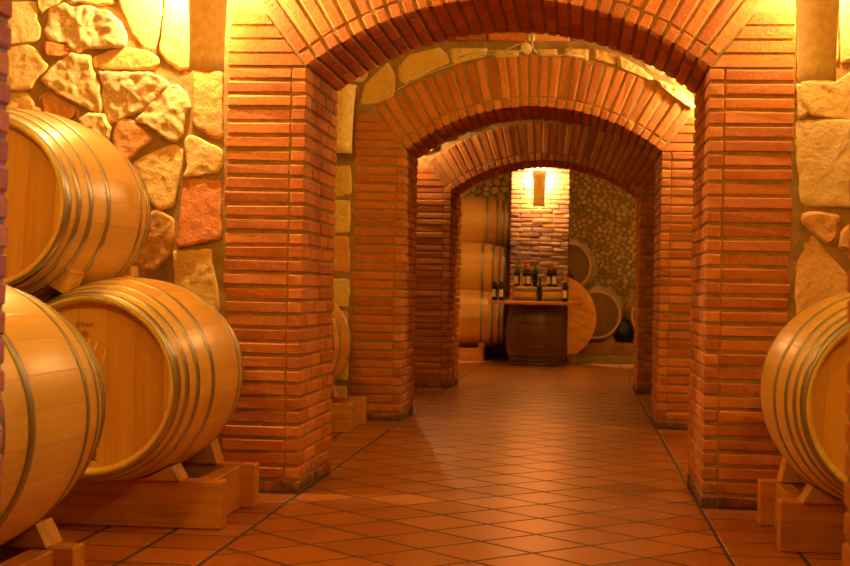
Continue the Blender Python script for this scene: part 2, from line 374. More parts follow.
M = dict(
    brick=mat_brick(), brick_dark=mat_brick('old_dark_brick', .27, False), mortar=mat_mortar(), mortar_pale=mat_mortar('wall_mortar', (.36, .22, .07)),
    mortar_dark=mat_mortar('rubble_mortar', (.34, .25, .11)), stone=mat_stone(), rubble=mat_stone('small_rubble', True), floor=mat_floor(),
    stave=mat_stave('oak_staves'), stave_tan=mat_stave('seasoned_oak_staves', .95, (.88, .50, .15)), stave_keg=mat_stave('stained_oak_staves', .22, (.62, .20, .09), .45),
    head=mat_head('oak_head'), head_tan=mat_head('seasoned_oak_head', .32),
    hoop=mat_metal('galvanised_hoop'), hoop_dull=mat_metal('weathered_hoop', (.36, .36, .34), .42, .8), hoop_dark=mat_metal('blackened_hoop', (.14, .11, .08), .38, .8),
    timber=mat_timber('pine_timber'), timber_end=mat_timber('pine_chock', (.62, .34, .09), 2), timber_y=mat_timber('pine_beam', (.56, .25, .05), 1),
    table=mat_timber('varnished_tabletop', (.58, .24, .085), 0, .35), disc=mat_timber('pale_plank_disc', (.92, .42, .07), 0, .5),
    tile=mat_plain('fired_clay_shade', (.80, .58, .24), .8, 0, .3, 30), plaster=mat_plain('limewashed_plaster', (.55, .40, .22), .9, 0, .3, 8),
    glass=mat_plain('dark_green_glass', (.012, .02, .010), .12), glass_black=mat_plain('black_glass', (.008, .007, .006), .14),
    label=mat_plain('cream_paper_label', (.80, .62, .40), .6), red=mat_plain('red_foil', (.42, .02, .015), .35), green=mat_plain('green_foil', (.06, .22, .02), .35), gold=mat_plain('tan_foil', (.62, .32, .14), .4),
    black=mat_plain('black_plastic', (.012, .012, .012), .3, 0, .5, 40), black_board=mat_plain('black_board', (.02, .02, .018), .6), ivory=mat_plain('ivory_plastic', (.78, .62, .42), .45),
    cable=mat_plain('pale_cable', (.66, .50, .30), .6), ink=mat_plain('burnt_branding', (.20, .045, .015), .8), ink_dark=mat_plain('charred_branding', (.06, .02, .01), .8), chalk=mat_plain('chalk_mark', (.95, .80, .50), .9),
    wedge=mat_timber('pale_wedge', (.80, .50, .15), 1),
    bung=mat_plain('pale_bung', (.75, .55, .34), .5),
)
# ------------------------------------------------------------------ stone masonry
def clip(poly, px, pz, nx, nz):         # keep the side where (p - P).n <= 0
    out = []
    n = len(poly)
    for i in range(n):
        a = poly[i]; c = poly[(i + 1) % n]
        da = (a[0] - px) * nx + (a[1] - pz) * nz; dc = (c[0] - px) * nx + (c[1] - pz) * nz
        if da <= 0: out.append(a)
        if (da < 0) != (dc < 0) and abs(da - dc) > 1e-12:
            k = da / (da - dc); out.append((a[0] + (c[0] - a[0]) * k, a[1] + (c[1] - a[1]) * k))
    return out
def parea(p): return abs(sum(p[i][0] * p[(i + 1) % len(p)][1] - p[(i + 1) % len(p)][0] * p[i][1] for i in range(len(p)))) / 2
def centroid(p):
    A = sum(p[i][0] * p[(i + 1) % len(p)][1] - p[(i + 1) % len(p)][0] * p[i][1] for i in range(len(p))) / 2
    if abs(A) < 1e-9: return p[0]
    cx = sum((p[i][0] + p[(i + 1) % len(p)][0]) * (p[i][0] * p[(i + 1) % len(p)][1] - p[(i + 1) % len(p)][0] * p[i][1]) for i in range(len(p))) / (6 * A)
    cz = sum((p[i][1] + p[(i + 1) % len(p)][1]) * (p[i][0] * p[(i + 1) % len(p)][1] - p[(i + 1) % len(p)][0] * p[i][1]) for i in range(len(p))) / (6 * A)
    return cx, cz
def stone(mb, poly, y, H, tint, step=.014, rough=.006, grow=0.0):
    A = sum(poly[i][0] * poly[(i + 1) % len(poly)][1] - poly[(i + 1) % len(poly)][0] * poly[i][1] for i in range(len(poly)))
    if A < 0: poly = poly[::-1]
    cx, cz = centroid(poly)
    g = 1 + grow / math.sqrt(parea(poly))
    poly = [(cx + (x - cx) * g, cz + (z - cz) * g) for x, z in poly]
    bd = []
    n = len(poly)
    for i in range(n):
        a = poly[i]; c = poly[(i + 1) % n]; L = math.hypot(c[0] - a[0], c[1] - a[1]); k = max(1, int(L / step))
        for j in range(k): bd.append((a[0] + (c[0] - a[0]) * j / k, a[1] + (c[1] - a[1]) * j / k))
    # soften the corners a little, then roughen the outline
    for _ in range(1):
        bd = [((bd[i - 1][0] + 2 * bd[i][0] + bd[(i + 1) % len(bd)][0]) / 4, (bd[i - 1][1] + 2 * bd[i][1] + bd[(i + 1) % len(bd)][1]) / 4) for i in range(len(bd))]
    bd = [(x + rough * .7 * noise.noise(Vector((x * 30, z * 30, y))), z + rough * .7 * noise.noise(Vector((x * 30, z * 30, y + 9)))) for x, z in bd]
    K = len(bd); size = math.sqrt(parea(poly))
    rings = [(1.0, -.012), (1.0, .45 * H), (1 - .006 / size, .85 * H), (1 - .018 / size, .98 * H), (.86, H), (.77, H), (.68, H), (.59, H), (.50, H), (.41, H), (.32, H), (.23, H), (.12, H)]
    vs = []; seed = cx * 13 + cz * 7
    tx, tz = random.uniform(-.06, .06), random.uniform(-.06, .06)
    for s, h in rings:
        for x, z in bd:
            px, pz = cx + (x - cx) * s, cz + (z - cz) * s
            hh = h
            if h > 0:
                q = Vector((px * 14, pz * 14, seed))
                hh += rough * .55 * noise.fractal(q, 1.0, 2.0, 3) + rough * .55 * noise.noise(Vector((px * 34, pz * 34, seed))) + (px - cx) * tx + (pz - cz) * tz
            vs.append(Vector((px, y - hh, pz)))
    vs.append(Vector((cx, y - H, cz)))
    fs = []
    for r in range(len(rings) - 1):
        for i in range(K):
            i2 = (i + 1) % K
            fs.append((r * K + i, r * K + i2, (r + 1) * K + i2, (r + 1) * K + i))
    r = len(rings) - 1
    for i in range(K): fs.append((r * K + i, r * K + (i + 1) % K, len(vs) - 1))
    mb.add(vs, fs, tint, 0, True)
def inpoly(p, poly):
    c = False; n = len(poly)
    for i in range(n):
        a, b = poly[i], poly[(i + 1) % n]
        if (a[1] > p[1]) != (b[1] > p[1]) and p[0] < (b[0] - a[0]) * (p[1] - a[1]) / (b[1] - a[1]) + a[0]: c = not c
    return c
def fill_cells(x0, x1, z0, z1, spacing, fixed, blocked, rnd, gap=.012, ar=1.25, box=None):
    """irregular cells that fill a rectangle of wall around fixed stones and the brickwork"""
    obs = []
    for poly in fixed:
        n = len(poly)
        for i in range(n):
            a, b = poly[i], poly[(i + 1) % n]; L = math.hypot(b[0] - a[0], b[1] - a[1]); k = max(1, int(L / .03))
            for j in range(k): obs.append((a[0] + (b[0] - a[0]) * j / k, a[1] + (b[1] - a[1]) * j / k))
    seeds = []
    tries = int((x1 - x0) * (z1 - z0) / spacing ** 2 * 60)
    for _ in range(tries):
        p = (rnd.uniform(x0, x1), rnd.uniform(z0, z1)); s = spacing * rnd.uniform(.75, 1.2)
        if blocked(p[0], p[1]): continue
        if any(inpoly(p, q) for q in fixed): continue
        if any((p[0] - q[0]) ** 2 + (p[1] - q[1]) ** 2 < (.05) ** 2 for q in obs): continue
        if any(((p[0] - q[0]) / ar) ** 2 + (p[1] - q[1]) ** 2 < s * s for q in seeds): continue
        seeds.append(p)
    cells = []
    for p in seeds:
        R = spacing * 1.7
        poly = [(max(x0, p[0] - R), max(z0, p[1] - R)), (min(x1, p[0] + R), max(z0, p[1] - R)), (min(x1, p[0] + R), min(z1, p[1] + R)), (max(x0, p[0] - R), min(z1, p[1] + R))]
        for q in seeds:
            if q is p: continue
            dx, dz = q[0] - p[0], q[1] - p[1]; d = math.hypot(dx, dz)
            if d > 2 * R * 1.4: continue
            poly = clip(poly, p[0] + dx / 2 - dx / d * gap, p[1] + dz / 2 - dz / d * gap, dx, dz)
            if len(poly) < 3: break
        for q in obs:
            if len(poly) < 3: break
            dx, dz = q[0] - p[0], q[1] - p[1]; d = math.hypot(dx, dz)
            if d > R * 1.5: continue
            k = (d - 2 * gap) / d
            poly = clip(poly, p[0] + dx * k, p[1] + dz * k, dx, dz)
        if len(poly) >= 3: cells.append((p, poly))
    return cells

# ------------------------------------------------------------------ a cross wall with its brick arch
TINT = {'y': (.62, .80), 'p': (.78, .98), 'o': (.30, .50), 'r': (.05, .18)}
def cross_wall(name, y0, depth, stones, spacing=.20, step=.02, with_stone=True, xs=(-2.75, 1.9), splay=0.0, drop=0.0):
    ZC = ARCH_Z - drop
    rnd = random.Random(int(y0 * 100))
    yb = y0 + .005                      # face of the mortar behind the bricks
    ins = .007
    arc = []
    half = math.asin((.82 + ins) / (RAD + ins))
    for i in range(25):
        a = -half + 2 * half * i / 24
        arc.append((XC + (RAD + ins) * math.sin(a), ZC + (RAD + ins) * math.cos(a)))
    w = MB()
    w.prism([(-3.7, 0), (XL - ins, 0)] + arc + [(XR + ins, 0), (3.1, 0), (3.1, ROOF), (-3.7, ROOF)], yb, y0 + depth - .008)
    wall = w.build(name, M['mortar_pale']); tag(wall, kind='structure')
    # brick piers: a lining of bricks in the reveal and one long brick per course beside it
    for side, xf, sg in (('left', XL, -1), ('right', XR, 1)):
        lin = MB(); jam = MB()
        zt = ZC + (RAD + .33) * math.cos(math.asin(.82 / RAD))
        ncr = int(zt / COURSE)
        for k in range(ncr):
            z = (k + .5) * COURSE; hh = COURSE / 2 - .0056 + rnd.uniform(-.001, .001)
            if k < 31:
                y = y0 - .006; first = (.27, .13, .20)[k % 3] if k % 2 else .13
                ylast = y0 + depth
                ln = first + rnd.uniform(-.01, .01)
                while y < ylast - .02:
                    e = min(y + ln, ylast)
                    if ylast - e < .05: e = ylast
                    off = rnd.uniform(-.002, .002)
                    lin.block((xf + sg * (.030 + off) + (splay * ((y + e) / 2 - y0) / depth if side == 'left' else 0), (y + e) / 2, z + rnd.uniform(-.0015, .0015)), (.030, (e - y) / 2 - .005, hh), tint=.22 + .50 * rnd.random(), ch=.005, jit=.0016)
                    y = e; ln = rnd.choice((.27, .13, .27, .20)) + rnd.uniform(-.01, .01)
            # long brick on the front (and on the back)
            ang = math.asin(.82 / RAD)
            xin = .0625
            if k >= 31:
                r = (z - COURSE / 2 - ZC) / math.cos(ang); xin = r * math.sin(ang) - .82 + .012 + .03
            xo = .332 + rnd.uniform(-.006, .006)
            if xo - xin > .03:
                c = xf + sg * (xin + xo) / 2
                if k >= 31:     # bricks cut to the slope of the arch springer
                    zl, zh = z - hh, z + hh; g = lambda q: (q - ZC) * math.tan(ang) - .82 + .010
                    if xo - g(zh) > .02:
                        jam.prism([(xf + sg * g(zl), zl), (xf + sg * xo, zl), (xf + sg * xo, zh), (xf + sg * g(zh), zh)], y0 - rnd.uniform(0, .003), y0 + .11, tint=.25 + .45 * rnd.random())
                    continue
                for yy in (y0 + .06 + rnd.uniform(-.003, .002), y0 + depth - .06):
                    jam.block((c, yy, z), ((xo - xin) / 2, .06, hh), tint=.22 + .50 * rnd.random(), ch=.006, jit=.0022)
        lin.build('pier_reveal_bricks', M['brick'], wall); jam.build('pier_bricks', M['brick'], wall)
    ring = MB(); sof = MB()
    ang = math.asin(.82 / RAD); nv = 31
    for i in range(nv):
        a = -ang + 2 * ang * (i + .5) / nv
        rv = Vector((math.sin(a), 0, math.cos(a))); tv = Vector((math.cos(a), 0, -math.sin(a)))
        r0, r1 = RAD + .063, RAD + .33 + rnd.uniform(-.006, .006)
        wdt = 2 * ang * r0 / nv
        for yy in (y0 + .06 + rnd.uniform(-.003, .003), y0 + depth - .06):
            c = Vector((XC, yy, ZC)) + rv * (r0 + r1) / 2
            ring.block(c, (wdt / 2 * 1.09 - .0065, .06, (r1 - r0) / 2), tuple(tv), (0, 1, 0), tuple(rv), tint=.22 + .50 * rnd.random(), ch=.006, jit=.0022, taper=.05)
        y = y0 - .005; ln = .27 if i % 2 else .135
        while y < y0 + depth - .02:
            e = min(y + ln + rnd.uniform(-.008, .008), y0 + depth)
            if y0 + depth - e < .05: e = y0 + depth
            c = Vector((XC, (y + e) / 2, ZC)) + rv * (RAD + .029 + rnd.uniform(-.002, .002))
            sof.block(c, (2 * ang * RAD / nv / 2 - .0065, (e - y) / 2 - .004, .029), tuple(tv), (0, 1, 0), tuple(rv), tint=.22 + .50 * rnd.random(), ch=.005, jit=.0016)
            y = e; ln = .27
    ring.build('arch_bricks', M['brick'], wall); sof.build('arch_soffit_bricks', M['brick'], wall)
    # brick string course under the vault
    cor = MB(); x = -3.1
    while x < 2.6:
        L = .27 + rnd.uniform(-.01, .01)
        cor.block((x + L / 2, y0 + .03, 2.492), (L / 2 - .006, .055, .024), tint=rnd.random(), ch=.006, jit=.002)
        cor.block((x + L / 2 + .12, y0 + .045, 2.552), (L / 2 - .006, .055, .024), tint=rnd.random(), ch=.006, jit=.002)
        x += L
    cor.build('string_course_bricks', M['brick'], wall)
    if with_stone:
        st = MB()
        ro = RAD + .36
        def blocked(x, z):
            if XL - .37 < x < XR + .37 and z < 2.07: return True
            if math.hypot(x - XC, z - ZC) < ro: return True
            return z > 2.43
        fixed = [p for _, p in stones]
        edge = [[(XL - .345, 0), (XL - .345, 2.05), (XL - .2, 2.06)]] + [[(XR + .345, 0), (XR + .345, 2.05), (XR + .2, 2.06)]]
        arcp = [(XC + ro * math.sin(a), ZC + ro * math.cos(a)) for a in [(-ang - .01) + (2 * ang + .02) * i / 40 for i in range(41)]]
        brickpoly = [(XL - .345, -.2), (XL - .345, 2.045)] + arcp + [(XR + .345, 2.045), (XR + .345, -.2)]
        cells = fill_cells(xs[0], xs[1], 0.0, 2.455, spacing, fixed + [brickpoly], blocked, rnd)
        for p, poly in cells:
            if parea(poly) < .0015: continue
            t = rnd.random(); t = rnd.uniform(.55, .85) if t < .68 else rnd.uniform(.25, .5) if t < .9 else rnd.uniform(.05, .2)
            stone(st, poly, yb, .008 + rnd.uniform(0, .006), t, step, .006)
        for kd, poly in stones:
            lo, hi = TINT[kd]
            stone(st, list(poly), yb, (.018 if kd == 'p' else .009) + rnd.uniform(0, .005), rnd.uniform(lo, hi), .009 if kd == 'p' else .012, .0095 if kd == 'p' else .0045, .012)
        st.build('wall_stones', M['stone'], wall)
    return wall

rs = random.Random(3)
for z0 in range(7):
    za = .02 + z0 * .24 + rs.uniform(-.02, .02); zb = .235 + z0 * .24 + rs.uniform(-.02, .02)
    STONES_MIDDLE.append((rs.choice('yyyo'), [(-1.70, za), (-1.50 + rs.uniform(-.01, .005), za + rs.uniform(-.01, .02)), (-1.492 + rs.uniform(-.01, 0), (za + zb) / 2), (-1.50 + rs.uniform(-.01, .005), zb - .02), (-1.69, zb - rs.uniform(0, .03))]))
cross_wall('wall_entrance', 2.02, .78, [], with_stone=False)
cross_wall('wall_near', 5.90, .79, STONES_NEAR, spacing=.19, step=.016)
cross_wall('wall_middle', 9.32, .75, STONES_MIDDLE, spacing=.17)
cross_wall('wall_far', 12.63, .80, [], spacing=.19, splay=.04, drop=.042)

# the outer shell
def slab(name, x0, x1, y0, y1, z0, z1, m):
    b = MB(); b.box(x0, x1, y0, y1, z0, z1, ch=.001); o = b.build(name, m); tag(o, kind='structure'); return o
slab('floor', -3.9, 3.3, -2.2, 20.0, -.12, 0, M['floor'])
slab('ceiling', -3.9, 3.3, -2.2, 20.0, ROOF, ROOF + .1, M['plaster'])
slab('wall_left', -3.9, -3.7, -2.2, 20.0, 0, ROOF, M['plaster'])
slab('wall_right', 3.1, 3.3, -2.2, 20.0, 0, ROOF, M['plaster'])
slab('wall_front', -3.7, 3.1, -2.2, -2.0, 0, ROOF, M['plaster'])
back = slab('wall_back', -3.7, 3.1, 19.7, 20.0, 0, ROOF, M['mortar_dark'])
rn = random.Random(5)
rub = MB()
for p, poly in fill_cells(-.75, 1.35, 0.0, 2.75, .052, [], lambda x, z: False, rn, gap=.002, ar=1.6):
    if parea(poly) > .0004: stone(rub, poly, 19.7, rn.uniform(.010, .035), rn.random(), .022, .006)
for p, poly in fill_cells(-2.4, -.75, 1.4, 2.75, .085, [], lambda x, z: False, rn, gap=.005, ar=1.5):
    if parea(poly) > .0004: stone(rub, poly, 19.7, rn.uniform(.015, .05), rn.random(), .03, .004)
rub.build('rubble_stones', M['rubble'], back)
slab('trim_1', -.36, 3.1, 18.02, 19.7, 0, .10, M['mortar_dark'])      # low plinth under the barrels at the end

# brick pillar at the end of the passage
PX0, PX1, PY0, PY1 = -.862, -.142, 17.74, 18.08
w = MB(); w.box(PX0 + .012, PX1 - .012, PY0 + .012, PY1 - .012, 0, ROOF, ch=.001)
pil = w.build('wall_pillar', M['mortar_dark']); tag(pil, kind='structure')
pb = MB(); k = 0; z = 0
while z + .057 < ROOF:
    x = PX0; first = True
    while x < PX1 - .02:
        L = (.13 if (k % 2 and first) else .255) + rn.uniform(-.02, .02); first = False
        e = min(x + L, PX1)
        if PX1 - e < .06: e = PX1
        j = rn.uniform(-.0012, .0012)
        pb.block(((x + e) / 2, PY0 + .06 + j, z + .0285), ((e - x) / 2 - .005, .06, .0232), tint=rn.random() * .8, ch=.006, jit=.003)
        x = e
    pb.block((PX1 - .05, PY0 + .24, z + .0285), (.05, .10, .0232), tint=rn.random() * .8, ch=.006, jit=.002)
    pb.block((PX0 + .05, PY0 + .24, z + .0285), (.05, .10, .0232), tint=rn.random() * .8, ch=.006, jit=.002)
    z += .057; k += 1
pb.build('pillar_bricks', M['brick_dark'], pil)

# ------------------------------------------------------------------ clay wall lamps
def make_lamp():
    r = empty('wall_lamp')
    t = MB(); H = .44; n = 20; rows = []
    for i in range(9):
        z = H * i / 8; rr = .069 + .019 * (i / 8) ** 1.3 + .004 * (1 - math.sin(PI * i / 8))
        rows.append((z, rr))
    vs = []; fs = []; k = n + 1
    for s_ in (0, 1):
        for z, rr in rows:
            for i in range(k):
                a = PI * i / n; q = rr - .011 * s_
                vs.append(Vector((q * math.cos(a), -.090 - q * .72 * math.sin(a), z)))
    R = len(rows)
    for s_ in (0, 1):
        for j in range(R - 1):
            for i in range(n):
                b = s_ * R * k + j * k + i
                q = (b, b + 1, b + 1 + k, b + k)
                fs.append(q[::-1] if s_ == 0 else q)
    for i in range(n):
        for j in (0, R - 1):
            a, b = j * k + i, R * k + j * k + i
            q = (a, a + 1, b + 1, b); fs.append(q if j == 0 else q[::-1])
    for j in range(R - 1):
        for i in (0, n):
            a, b = j * k + i, R * k + j * k + i
            q = (a, b, b + k, a + k); fs.append(q if i else q[::-1])
    t.add(vs, fs, .5, 0, True); t.build('clay_shade', M['tile'], r)
    bkt = MB(); bkt.box(-.005, .005, -.15, 0, .405, .415); bkt.build('bracket', M['tile'], r)
    return r
LIGHTCOL = (1.0, .58, .06)
GLOWCOL = (1.0, .62, .24)
def lamp_light(root, power, name='wall_lamp_light', z=.24, y=-.085, col=LIGHTCOL, soft=.025, x=0.0):
    l = bpy.data.lights.new(name, 'POINT'); l.energy = power; l.color = col; l.shadow_soft_size = soft
    o = bpy.data.objects.new(name, l); COL.objects.link(o); o.parent = root; o.location = (x, y, z)
lamp0 = make_lamp(); used = [False]
def put_lamp(x, y, z, power, label, group=None, rot=0.0):
    o = lamp0 if not used[0] else copy_tree(lamp0)
    used[0] = True
    o.location = (x, y, z); o.rotation_euler = (0, 0, rot)
    tag(o, label, 'lamp'); todo.append((o, power))
    return o
todo = []
put_lamp(-1.535, 5.885, 1.728, PW['a1l'], 'clay roof-tile wall lamp glowing on the stone wall above the left oak barrels')
put_lamp(.905, 5.885, 1.700, PW['a1r'], 'clay roof-tile wall lamp glowing on the nearest stone wall, right of the first arch')
dark = put_lamp(-1.545, 9.29, 1.722, 0, 'unlit clay wall lamp half hidden behind the left pier of the first arch')
put_lamp(.905, 9.305, 1.722, PW['a2r'], 'clay wall lamp hidden behind the first arch, lighting the right shoulder of the second')
put_lamp(-1.545, 12.615, 1.722, PW['a3l'], 'clay wall lamp hidden behind the second arch, lighting the left shoulder of the third')
put_lamp(-.515, 17.735, 1.90, PW['p'], 'clay wall lamp glowing high on the brick pillar at the far end')
# unseen lamps added on the rear faces to light the bays
for i, (x, y, pw, lb) in enumerate([(-1.545, 2.82, PW['b0'], 'added unseen clay wall lamp on the back of the entrance wall, left'), (.905, 2.82, PW['b0'], 'added unseen clay wall lamp on the back of the entrance wall, right'),
                     (-1.545, 6.71, PW['b1'], 'added unseen clay wall lamp on the back of the first arch, left'), (.905, 6.71, PW['b1'], 'added unseen clay wall lamp on the back of the first arch, right'),
                     (.905, 10.09, PW['b2'], 'added unseen clay wall lamp on the back of the second arch, right'), (-1.545, 13.45, PW['b3'], 'added unseen clay wall lamp on the back of the third arch, left'), (.905, 13.45, PW['b4'], 'added unseen clay wall lamp on the back of the third arch, right')]):
    put_lamp(x, y, 1.72, pw, lb, rot=PI)
for o, p in todo:
    if p > 0:
        if o.rotation_euler.z > 1: lamp_light(o, p, z=.50, y=-.13, soft=.10)
        elif abs(o.location.y - 17.735) < .01: lamp_light(o, p, z=.33, y=-.06, col=GLOWCOL)
        elif abs(o.location.y - 12.615) < .01: lamp_light(o, p, z=.60, y=-.07, col=GLOWCOL)
        else: lamp_light(o, p, z=.47, y=-.085, col=GLOWCOL, x=-.05 if o.location.x < -1 else 0.0)
# ------------------------------------------------------------------ barrels
BL, BR, BH = .98, .366, .301
def brad(t): return BR - (BR - BH) * (2 * t / BL) ** 2
HOOPS = [(-.470, .038), (-.405, .026), (-.325, .027), (-.192, .030), (.192, .030), (.325, .027), (.405, .026), (.470, .038)]
def make_barrel(staves, heads, hoops, bung=True, name='wine_barrel', L=BL):
    r = empty(name)
    b = MB(); H = L / 2
    prof = [(-H + .045, BH - .040), (-H + .045, BH - .026), (-H, BH - .016), (-H + .003, BH)]
    prof += [(t, brad(t)) for t in [-H + (2 * H) * i / 24 for i in range(1, 24)]]
    prof += [(H - .003, BH), (H, BH - .016), (H - .045, BH - .026), (H - .045, BH - .040)]
    b.lathe(prof, 72, 'Y'); body = b.build('staves', staves, r)
    for sg in (-1, 1):
        h = MB(); h.lathe([(sg * (H - .038) - .004, BH - .024), (sg * (H - .038) + .004, BH - .024)], 56, 'Y', cap0=True, cap1=True)
        for i in range(len(h.sm)): h.sm[i] = False
        h.build('head', heads, r)
    for t, wd in HOOPS:
        h = MB(); e = .0026
        pr = [(t - wd / 2, brad(t - wd / 2) - .002), (t - wd / 2, brad(t - wd / 2) + e), (t, brad(t) + e + .0004), (t + wd / 2, brad(t + wd / 2) + e), (t + wd / 2, brad(t + wd / 2) - .002)]
        h.lathe(pr, 72, 'Y'); o = h.build('hoop', hoops, r)
        for p in o.data.polygons: p.use_smooth = True
    return r
oak = make_barrel(M['stave'], M['head'], M['hoop'])
oak_dull = make_barrel(M['stave'], M['head'], M['hoop_dull'])
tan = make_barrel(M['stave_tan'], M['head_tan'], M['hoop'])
placed = {}
def put_barrel(proto, loc, label, roll=0.0, yaw=0.0, group=None):
    first = proto.name not in placed
    o = proto if first else copy_tree(proto)
    if first: placed[proto.name] = True
    o.location = loc; o.rotation_euler = (0, roll, yaw); tag(o, label, 'barrel', group)
    return o
b_near = put_barrel(oak_dull, (-1.605, 3.42, .510), 'pale oak barrel nearest the camera at the left edge, cut by the brick pier')
b_mid = put_barrel(oak, (-1.628, 5.17, .513), 'oak barrel left of the first arch with a branded and chalked head', .0)
b_top = put_barrel(oak, (-1.985, 5.10, 1.118), 'oak wine barrel stacked on top of the others, close under the bright left wall lamp', .05)
b_top.scale = (.968, .985, .968)
b_hid = put_barrel(oak, (-2.370, 5.20, .513), 'oak barrel in the dark gap behind the nearest barrel', 2.1)
b_right = put_barrel(oak_dull, (1.005, 5.10, .520), 'oak wine barrel at the right edge, resting on a rack beside the right brick pier', .06)
b_bay = put_barrel(tan, (-1.772, 8.74, .513), 'oak wine barrel seen between the first and second left piers, mostly hidden', 1.3)
# the stack of three at the far left, lying across the passage
put_barrel(tan, (-1.41, 18.30, .513), 'lowest barrel of the far left stack, resting on the short red rack', .3, PI / 2)
put_barrel(tan, (-1.43, 18.66, 1.125), 'middle barrel of the far left stack beyond the arches', 1.7, PI / 2)
put_barrel(tan, (-1.41, 19.03, 1.737), 'topmost barrel of the far left stack beyond the arches', 2.6, PI / 2)
put_barrel(tan, (-1.41, 19.03, .513), 'barrel lying low behind the far left stack, hardly seen', 2.9, PI / 2)
# the barrels at the far right, heads to the camera
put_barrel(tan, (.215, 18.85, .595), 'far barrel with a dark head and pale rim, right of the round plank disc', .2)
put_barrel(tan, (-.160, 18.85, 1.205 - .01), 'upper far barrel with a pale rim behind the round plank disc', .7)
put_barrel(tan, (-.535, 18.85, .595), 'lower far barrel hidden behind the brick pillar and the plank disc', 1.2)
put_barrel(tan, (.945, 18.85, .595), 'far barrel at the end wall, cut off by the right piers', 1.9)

# branding and chalk on the head of the middle left barrel
hp = -BL / 2 + .038 - .0045
front = [c for c in b_mid.children if c.name.startswith('head')][0]
front.data = front.data.copy()
def on_head(x, z): return (x + 1.628, hp, z - .513)
txt = bpy.data.curves.new('brand_lettering', 'FONT'); txt.body = 'Sylvain'; txt.size = .024; txt.extrude = .0004; txt.shear = .45; txt.align_x = 'CENTER'
to = bpy.data.objects.new('brand_lettering', txt); COL.objects.link(to)
dg = bpy.context.evaluated_depsgraph_get(); me = bpy.data.meshes.new_from_object(to.evaluated_get(dg))
bpy.data.objects.remove(to); bpy.data.curves.remove(txt)
to = bpy.data.objects.new('brand_lettering', me); COL.objects.link(to); me.materials.clear(); me.materials.append(M['ink'])
to.parent = front; to.rotation_euler = (PI / 2, 0, 0); to.location = on_head(-1.651, .708)
def mark(name, mat, strokes, r=.0011):
    m = MB()
    for s_ in strokes: m.tube([on_head(x, z) for x, z in s_], r, 6)
    return m.build(name, mat, front)
def circ(x, z, r, a0=0, a1=2 * PI, n=18): return [(x + r * math.cos(a0 + (a1 - a0) * i / n), z + r * math.sin(a0 + (a1 - a0) * i / n)) for i in range(n + 1)]
mark('brand_emblem', M['ink'], [circ(-1.648, .682, .012), circ(-1.648, .682, .007), circ(-1.648, .684, .003), circ(-1.648, .664, .008, PI, 2 * PI), [(-1.655, .676), (-1.641, .676)]], .0009)
mark('chalk_mark', M['chalk'], [[(-1.603, .655), (-1.612, .63), (-1.615, .608), (-1.611, .600), (-1.602, .598), (-1.596, .601)], [(-1.575, .636), (-1.580, .60), (-1.585, .555)], [(-1.630, .668), (-1.635, .655), (-1.638, .635)]], .0016)
mark('base_brand', M['ink_dark'], [circ(-1.609, .281, .0095), circ(-1.611, .281, .005), circ(-1.611, .281, .0025), [(-1.621, .263), (-1.597, .262)], [(-1.619, .266), (-1.603, .266)], [(-1.616, .270), (-1.606, .270)], [(-1.640, .262), (-1.634, .272), (-1.630, .262), (-1.642, .263)]], .0016)
mark('head_knot', M['ink_dark'], [circ(-1.579, .507, .004)], .001)
# dark plate on the upper far barrel
upper = [o for o in bpy.data.objects if o.get('label', '').startswith('upper far barrel')][0]
m = MB(); m.box(-.09, .145, -.478, -.470, -.125, -.035); m.build('black_plate', M['black_board'], upper)

# ------------------------------------------------------------------ barrel racks
def make_rack(x0, x1, yf, yr, centres, beam_x, label, z=0.0, h=.168, yaw=0.0, origin=None, th=.085):
    ox, oy = origin if origin else (beam_x, (yf + yr) / 2)
    r = empty('barrel_rack', (ox, oy, z)); r.rotation_euler = (0, 0, yaw)
    def B(m, a, b, c, d, e, f): m.box(a - ox, b - ox, c - oy, d - oy, e, f, ch=.004, jit=.0015)
    for y in (yf, yr):
        m = MB(); B(m, x0, x1, y, y + th, 0, h); m.build('rail', M['timber'], r)
    for bx in ([beam_x] if x1 - x0 < 1.2 else [beam_x, beam_x + (-.9 if beam_x > (x0 + x1) / 2 else .9)]):
        m = MB(); B(m, bx - .032, bx + .032, yf + th - .004, yr + .004, 0, h - .006); m.build('cross_beam', M['timber_y'], r)
    for cx, cy, czr in centres:
        for y in (yf, yr):
            tt = y + th / 2 - cy; rr = brad(tt) + .001
            for sg in (-1, 1):
                m = MB(); pl = []
                dz = czr
                for q in (.09, .13, .17, .20):
                    zz = dz - math.sqrt(max(rr * rr - q * q, 0)); pl.append((cx + sg * q - ox, max(zz, h + .001)))
                pl.append((cx + sg * .220 - ox, pl[-1][1] + .005)); pl.append((cx + sg * .250 - ox, h)); pl.append((cx + sg * .09 - ox, h))
                out = []
                for p in pl:
                    if not out or (abs(p[0] - out[-1][0]) + abs(p[1] - out[-1][1])) > 1e-4: out.append(p)
                m.prism(out, y - .012 - oy, y + th + .022 - oy); m.build('chock', M['timber_end'], r)
    return tag(r, label, 'barrel rack')
make_rack(-2.85, -1.232, 4.965, 5.53 - .04, [(-1.628, 5.17, .513), (-2.37, 5.20, .513)], -1.318, 'pine rack with wedge chocks under the branded barrel, left of the first arch')
make_rack(-2.2, -1.285, 3.13, 3.63, [(-1.605, 3.42, .510)], -1.37, 'pine rack under the nearest barrel, bottom left corner')
make_rack(.682, 1.9, 4.965, 5.50, [(1.005, 5.10, .520)], .768, 'pine rack with wedge chocks under the right barrel, beside the right brick pier')
make_rack(-2.2, -1.335, 8.50, 9.06, [(-1.772, 8.74, .513)], -1.40, 'pine rack ends between the first and second left piers')
